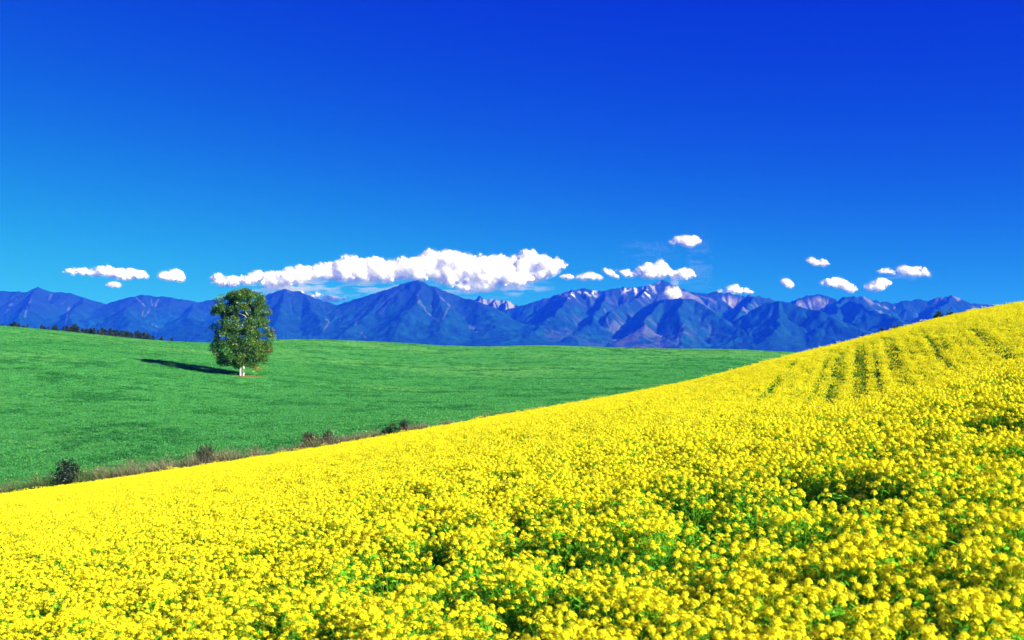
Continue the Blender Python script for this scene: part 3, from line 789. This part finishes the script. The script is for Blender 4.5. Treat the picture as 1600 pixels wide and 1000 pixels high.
# ---------------------------------------------------------------- dry weed strip along the lower edge of the field
Sw = Soup()
nw = 60000
wu = rng.uniform(-.62, .03, nw)
wy_ = edge_y(wu) + 1.0 + rng.uniform(0, 2.6, nw) * (.45 + .55 * ss(-wu, -.02, .35))
wx_ = wu * wy_
P = np.stack([wx_, wy_, ground_z(wx_, wy_) - .05], 1)
nn_ = fbm(wx_ * .35, wy_ * .6, 3, 22); nb = fbm(wx_ * .12 + 50, wy_ * .2, 2, 23)
Hh = (.95 + .95 * nn_) * (.76 + .62 * ss(-wu, .08, .42)) * rng.uniform(.45, 1.15, nw) * (.55 + .9 * vnoise(wx_ * .9, wy_ * .9, 24))
pal = np.array([(.30, .26, .16), (.22, .17, .11), (.19, .21, .09), (.06, .18, .035), (.10, .20, .05), (.36, .31, .22)])
pick = np.where(nb > .52, rng.choice([0, 1, 5, 2, 4], nw), np.where(nb > .42, rng.choice([0, 2, 3, 4, 1], nw), rng.choice([3, 4, 3, 2], nw)))
Sw.blades(P, Hh, rng.uniform(.015, .045, nw), rng.normal(size=(nw, 2)) * (.34 * Hh)[:, None], pal[pick] * rng.uniform(.6, 1.25, (nw, 1)))
lfn = 16000
lw = rng.choice(nw, lfn)
Sw.cards(P[lw] + np.stack([rng.normal(0, .15, lfn), rng.normal(0, .15, lfn), Hh[lw] * rng.uniform(.1, .8, lfn)], 1), rand_dirs(lfn, .3), rng.uniform(.08, .2, lfn), rng.uniform(.04, .1, lfn), (pal[pick] * .8)[lw] * rng.uniform(.5, 1.3, (lfn, 1)))
# seed heads
hd = rng.choice(nw, 5000, replace=False)
Sw.cards(P[hd] + np.stack([np.zeros(5000), np.zeros(5000), Hh[hd] * .95], 1), rand_dirs(5000), .2, .08, np.array((.34, .25, .2)) * rng.uniform(.5, 1.2, (5000, 1)))
ws = link('dry_weeds', Sw.mesh('dry_weeds'), M_weed)
tag(ws, 'strip of dry brown weeds between yellow field and green meadow', 'weeds', kind='stuff')

# ---------------------------------------------------------------- scatter helper (geometry nodes)
def scatter(name, P, rotz, tilt, scl, idx, protos, label, cat):
    me = bpy.data.meshes.new(name)
    me.vertices.add(len(P)); me.vertices.foreach_set('co', P.astype(np.float32).ravel())
    rv = np.stack([tilt[:, 0], tilt[:, 1], rotz], 1).astype(np.float32)
    at = me.attributes.new('rot', 'FLOAT_VECTOR', 'POINT'); at.data.foreach_set('vector', rv.ravel())
    at = me.attributes.new('scl', 'FLOAT', 'POINT'); at.data.foreach_set('value', scl.astype(np.float32))
    at = me.attributes.new('idx', 'INT', 'POINT'); at.data.foreach_set('value', idx.astype(np.int32))
    ob = link(name, me)
    tag(ob, label, cat, kind='stuff')
    coll = bpy.data.collections.new(name + '_kinds')
    for i, p in enumerate(protos):
        q = bpy.data.objects.new('kind_%02d' % i, p); coll.objects.link(q)
    ng = bpy.data.node_groups.new(name, 'GeometryNodeTree')
    ng.interface.new_socket('Geometry', in_out='INPUT', socket_type='NodeSocketGeometry')
    ng.interface.new_socket('Geometry', in_out='OUTPUT', socket_type='NodeSocketGeometry')
    N, Lk = ng.nodes, ng.links
    gi, go = N.new('NodeGroupInput'), N.new('NodeGroupOutput')
    ci = N.new('GeometryNodeCollectionInfo'); ci.inputs['Collection'].default_value = coll
    ci.inputs['Separate Children'].default_value = True; ci.inputs['Reset Children'].default_value = True
    ip = N.new('GeometryNodeInstanceOnPoints'); ip.inputs['Pick Instance'].default_value = True
    def named(nm, ty):
        a = N.new('GeometryNodeInputNamedAttribute'); a.data_type = ty; a.inputs['Name'].default_value = nm
        return a.outputs['Attribute']
    Lk.new(gi.outputs[0], ip.inputs['Points']); Lk.new(ci.outputs[0], ip.inputs['Instance'])
    Lk.new(named('idx', 'INT'), ip.inputs['Instance Index'])
    er = N.new('FunctionNodeEulerToRotation'); Lk.new(named('rot', 'FLOAT_VECTOR'), er.inputs[0]); Lk.new(er.outputs[0], ip.inputs['Rotation'])
    Lk.new(named('scl', 'FLOAT'), ip.inputs['Scale'])
    Lk.new(ip.outputs[0], go.inputs[0])
    md = ob.modifiers.new('scatter', 'NODES'); md.node_group = ng
    return ob

# ---------------------------------------------------------------- meadow grass
def tuft(nb_, h, spread, c1, c2):
    s_ = Soup()
    P = np.concatenate([rng.normal(size=(nb_, 2)) * spread, np.zeros((nb_, 1)) - .02], 1)
    t = rng.uniform(size=(nb_, 1))
    s_.blades(P, h * rng.uniform(.5, 1.1, nb_), .05, rng.normal(size=(nb_, 2)) * h * 1.0, np.array(c1) * t + np.array(c2) * (1 - t))
    me = s_.mesh('tuft'); me.materials.append(M_grass); return me
TUF = [tuft(34, .11, .34, (.085, .38, .100), (.065, .31, .080)), tuft(34, .13, .36, (.105, .40, .095), (.075, .34, .080)),
       tuft(30, .10, .38, (.21, .46, .12), (.14, .40, .10)), tuft(34, .17, .28, (.040, .24, .060), (.05, .26, .065))]
ng_ = 170000
gu = rng.uniform(-.53, .42, ng_); t_ = rng.uniform(size=ng_)
gy_ = 96 + (345 - 96) * t_ ** 1.25
gx_ = gu * gy_
ok = (gy_ > edge_y(gu) + 2.2) & (np.hypot((gx_ - bx0 - 1.3) / 2.6, (gy_ - by0 + 1.0) / 3.0) > 1)
gx_, gy_ = gx_[ok], gy_[ok]
pn = fbm(gx_ * .035, gy_ * .05, 3, 12); pn2 = fbm(gx_ * .16, gy_ * .30, 3, 14) + rng.normal(size=len(gx_)) * .11
idx = np.where((pn2 > .70) | (rng.uniform(size=len(gx_)) < .035), 3, np.where(pn + rng.normal(size=len(gx_)) * .09 + .17 * ss(gy_, 170, 320) > .64, 2, np.where(rng.uniform(size=len(gx_)) < .5, 0, 1)))
scatter('meadow_grass', np.stack([gx_, gy_, ground_z(gx_, gy_)], 1), rng.uniform(0, 6.28, len(gx_)), rng.normal(size=(len(gx_), 2)) * .1,
        np.where(idx == 3, rng.uniform(.8, 1.5, len(gx_)), rng.uniform(.7, 1.4, len(gx_))), idx, TUF, 'short green grass covering the meadow slope', 'grass')

# ---------------------------------------------------------------- rape plants
Y1, Y2 = np.array((.88, .80, .016)), np.array((.92, .855, .035))
GB = np.array((.42, .50, .04))
GS = np.array((.19, .44, .03)); GL = np.array((.12, .40, .024))
def head_soup(lod, r=.034):
    """one raceme: a dome of open four-petalled flowers with buds on top"""
    s_ = Soup()
    if lod == 0:
        nf = 24
        k = np.arange(nf); ph = k * 2.39996; zz = 1 - (k + .5) / nf * 1.35
        d = np.stack([np.sqrt(np.maximum(1 - zz ** 2, 0)) * np.cos(ph), np.sqrt(np.maximum(1 - zz ** 2, 0)) * np.sin(ph), zz], 1)
        d = d + rng.normal(size=d.shape) * .12; d /= np.linalg.norm(d, axis=1, keepdims=True)
        c = d * np.array([r, r, r * .95]) * rng.uniform(.85, 1.15, (nf, 1))
        nrm = d * .7 + np.array([0, 0, .5]); nrm /= np.linalg.norm(nrm, axis=1, keepdims=True)
        C = Y1 + (Y2 - Y1) * rng.uniform(size=(nf, 1))
        t = np.cross(nrm, rng.normal(size=(nf, 3))); t /= np.linalg.norm(t, axis=1, keepdims=True); b = np.cross(nrm, t)
        for q in range(4):                         # four petals, each its own slightly cupped face
            a = q * math.pi / 2
            e1 = t * math.cos(a) + b * math.sin(a); e2 = -t * math.sin(a) + b * math.cos(a)
            pl = .0115 * rng.uniform(.85, 1.15, (nf, 1))
            V = np.stack([c, c + e1 * pl * .75 + e2 * pl * .5 + nrm * .003, c + e1 * pl * 1.15 + nrm * .002, c + e1 * pl * .75 - e2 * pl * .5 + nrm * .003], 1).reshape(-1, 3)
            kk = np.arange(nf)[:, None] * 4
            s_.add(V, np.concatenate([kk + [0, 1, 2], kk + [0, 2, 3]], 0), np.repeat(C, 4, 0))
        nbud = 5
        s_.cards(rng.normal(size=(nbud, 3)) * .007 + np.array([0, 0, r * 1.15]), rand_dirs(nbud, 1), .011, .007, np.repeat(GB[None], nbud, 0))
    else:
        nf = 9
        d = rand_dirs(nf, .55); c = d * r * .85
        C = Y1 + (Y2 - Y1) * rng.uniform(size=(nf, 1))
        nr = d + np.array([0, 0, .6]); nr /= np.linalg.norm(nr, axis=1, keepdims=True)
        s_.cards(c, nr, r * 1.05, r * .95, C)
    return s_
def add_soup(dst, src, off, sc=1.0):
    base = dst.n
    V = np.concatenate(src.V) * sc + off
    dst.add(V, np.concatenate(src.T), np.concatenate(src.C))
def plant_layout(nh, hgt, spread):
    """positions of the flower heads and the stalks that carry them"""
    hs = []
    a0 = rng.uniform(0, 6.28)
    for i in range(nh):
        a = a0 + i * 2.4; r = spread * math.sqrt((i + .3) / nh) * rng.uniform(.7, 1.2)
        h = hgt * (1.0 - .04 * r / spread - .24 * rng.uniform(0, 1) ** 1.6)
        hs.append((r * math.cos(a), r * math.sin(a), h))
    return hs
def stalks(hs, hgt, sides=4, leaves=8):
    s_ = Soup()
    s_.tube([(0, 0, -.03), (.01, 0, hgt * .5), (hs[0][0] * .7, hs[0][1] * .7, hgt * .8)], [.007, .006, .004], GS, sides)
    for (x, y, h) in hs:
        s_.tube([(x * .05, y * .05, h * .45), (x * .6, y * .6, h * .72), (x, y, h - .012)], [.004, .0035, .003], GS * 1.1, 3)
        # spent flowers and young pods under the head
        npd = 5
        q = np.stack([np.full(npd, x), np.full(npd, y), h - .03 - rng.uniform(.02, .16, npd)], 1) + rng.normal(size=(npd, 3)) * .014
        s_.cards(q, rand_dirs(npd), .045, .006, np.repeat((GS * 1.2)[None], npd, 0))
    return s_
def leaf_soup(n, hgt, spread):
    s_ = Soup()
    a = rng.uniform(0, 6.28, n); r = spread * rng.uniform(.3, 1.25, n); h = hgt * rng.uniform(.2, .88, n)
    q = np.stack([r * np.cos(a), r * np.sin(a), h], 1)
    nm = np.stack([np.cos(a) * .5, np.sin(a) * .5, np.ones(n)], 1) + rng.normal(size=(n, 3)) * .35
    nm /= np.linalg.norm(nm, axis=1, keepdims=True)
    s_.cards(q, nm, rng.uniform(.06, .13, n), rng.uniform(.018, .04, n), GL * rng.uniform(.7, 1.5, (n, 1)))
    return s_
def two_mat_mesh(name, parts):
    """parts: list of (soup, material) -> one mesh with material slots"""
    V, T, C, I, n0 = [], [], [], [], 0
    me_m = []
    for i, (s_, m) in enumerate(parts):
        v = np.concatenate(s_.V); t = np.concatenate(s_.T)
        V.append(v); T.append(t + n0); C.append(np.concatenate(s_.C)); I.append(np.full(len(t), i)); n0 += len(v); me_m.append(m)
    me = make_mesh(name, np.concatenate(V), np.concatenate(T), np.concatenate(C))
    for m in me_m: me.materials.append(m)
    I = np.concatenate(I).astype(np.int32)
    if len(me.polygons) == len(I): me.polygons.foreach_set('material_index', I)
    return me
HEADS = [head_soup(0, r) for r in (.021, .025, .029, .035)]
HEADS_L = [head_soup(1, r) for r in (.025, .029, .033, .037)]
HEAD_ME = [h.mesh('flower_head') for h in HEADS]
for m_ in HEAD_ME: m_.materials.append(M_petal)
NEARK = []            # (heads, stem mesh, leaf mesh, joined mesh)
for v in range(10):
    green = v >= 7
    nh = 3 if green else int(rng.integers(10, 15)); hgt = PLANT_H * (.84 if green else 1.03) * rng.uniform(.93, 1.07); spd = .22
    hs = plant_layout(nh, hgt, spd)
    st = stalks(hs, hgt); lf = leaf_soup(80 if not green else 105, hgt, .18)
    hp = Soup(); hl = []
    for (x, y, h) in hs:
        k = int(rng.integers(4)); sc = rng.uniform(.8, 1.15)
        add_soup(hp, HEADS[k], np.array((x, y, h)), sc); hl.append((k, sc, (x, y, h)))
    sm = st.mesh('stem'); sm.materials.append(M_green)
    lm = lf.mesh('leaves'); lm.materials.append(M_green)
    NEARK.append((hl, sm, lm, two_mat_mesh('rape_near', [(hp, M_petal), (st, M_green), (lf, M_green)])))
FARK = []
for v in range(8):
    green = v >= 6
    nh = 4 if green else int(rng.integers(10, 15)); hgt = PLANT_H * (.84 if green else 1.0) * rng.uniform(.93, 1.07)
    hs = plant_layout(nh, hgt, .22)
    hp = Soup()
    for (x, y, h) in hs: add_soup(hp, HEADS_L[int(rng.integers(4))], np.array((x, y, h)), rng.uniform(.85, 1.2))
    lf = leaf_soup(20 if not green else 32, hgt, .2)
    lf.V = [q for q in lf.V]
    FARK.append(two_mat_mesh('rape_far', [(hp, M_petal), (lf, M_green)]))

def row_q(x, y): return (x - .32 * y) / 1.05
def field_points(dens, y0, y1, u0, u1):
    area = (u1 - u0) * (y1 ** 2 - y0 ** 2) / 2
    n = int(area * dens)
    y = np.sqrt(rng.uniform(y0 ** 2, y1 ** 2, n)); u = rng.uniform(u0, u1, n); x = u * y
    # sown rows, clearest on the far slope at right
    q = row_q(x, y); sp = .55
    w = .06 + .30 * ss(u, .15, .26) * ss(y, 28, 36)
    qr = np.round(q / sp) * sp
    x = x + (qr - q) * w * 1.05
    q = row_q(x, y)
    keep = y < edge_y(x / y) - rng.uniform(0, .5, n)
    tram = np.zeros(n, bool)
    reg = ss(x / y, .16, .24) * ss(y, 29, 36) * (1 - ss(y, 66, 76)) * ss(fbm(x * .35, y * .10, 2, 98), .22, .48)
    for q0, wd in ((0.0, .34), (-3.9, .34), (3.6, .42), (-1.1, .28), (1.65, .26), (.6, .18), (-1.7, .2), (-6.6, .26), (6.0, .24)):
        tram |= (np.abs(q - q0) < wd * .5 + .1 * (rng.uniform(size=n) - .5)) & (rng.uniform(size=n) < reg)
    # tractor lines through the nearer crop
    for q0 in (-14.0, -24.5, 14.5):
        keep &= ~((np.abs(q - q0) < .16) & (rng.uniform(size=n) < .5))
    x, y, tram = x[keep], y[keep], tram[keep]
    g = fbm(x * .55, y * .22, 3, 101); g2 = fbm(x * .10 + 9, y * .07, 2, 103); g3 = fbm(x * 1.6, y * 1.1, 2, 105)
    gg = g * .5 + g2 * .35 + g3 * .3 + .012 * (1 - ss(y, 14, 32)) + .02 * ss(y, 34, 60) - .02 * ss(y, 12, 20) * (1 - ss(y, 34, 60))
    pg = ss(gg, .61, .78)
    bare = rng.uniform(size=len(x)) < pg * .22
    x, y, pg, tram = x[~bare], y[~bare], pg[~bare], tram[~bare]
    pg = np.where(tram, 9.0, pg)
    return x, y, pg
x, y, pg = field_points(18.5, 5.0, 30.0, -.56, .56)
o_ = np.argsort(np.hypot(x, y)); x, y, pg = x[o_], y[o_], pg[o_]
z = ground_z(x, y)
n = len(x)
green = rng.uniform(size=n) < pg * .8
idx = np.where(green, rng.integers(7, 10, n), rng.integers(0, 7, n))
scl = rng.uniform(.86, 1.14, n) * np.where(pg > 2, .62, 1); rz = rng.uniform(0, 6.28, n); tl = rng.normal(size=(n, 2)) * .07
# the 300 that show largest: nearest ones standing in the frame
ptop = HOR - F * (z + PLANT_H) / y; pxp = 800 + F * x / y
vis = np.where((pxp > -10) & (pxp < 1610) & (ptop < 1000))[0][:300]
LAB = 'yellow flowering rape plant among the nearest at the bottom of the field'
for i in vis:
    hl, sm, lm, _ = NEARK[idx[i]]
    e = empty('rape_plant', (x[i], y[i], z[i]), rz[i], scl[i])
    e.rotation_euler = (tl[i, 0], tl[i, 1], rz[i])
    tag(e, LAB, 'plant', 'nearest rape plants')
    link('stem', sm, None, e); link('leaves', lm, None, e)
    for k, sc, p in hl:
        h_ = link('flower_head', HEAD_ME[k], None, e, p); h_.scale = (sc,) * 3
rest = np.ones(n, bool); rest[vis] = False
# blender sorts the kinds by name, so the index follows kind_00, kind_01 ...
scatter('rape_field', np.stack([x, y, z], 1)[rest], rz[rest], tl[rest], scl[rest], idx[rest], [k[3] for k in NEARK],
        'dense yellow rape plants filling the middle foreground slope', 'flowers')
x, y, pg = field_points(13.5, 30.0, 124.0, -.56, .60)
n = len(x); z = ground_z(x, y)
green = rng.uniform(size=n) < pg * .7
idx = np.where(green, rng.integers(6, 8, n), rng.integers(0, 6, n))
scatter('rape_field', np.stack([x, y, z], 1), rng.uniform(0, 6.28, n), rng.normal(size=(n, 2)) * .06, rng.uniform(.84, 1.12, n) * np.where(pg > 2, .62, 1) * np.where(rng.uniform(size=n) < .05, rng.uniform(1.05, 1.22, n), 1), idx, FARK,
        'distant yellow rape crop rising to the crest at right', 'flowers')
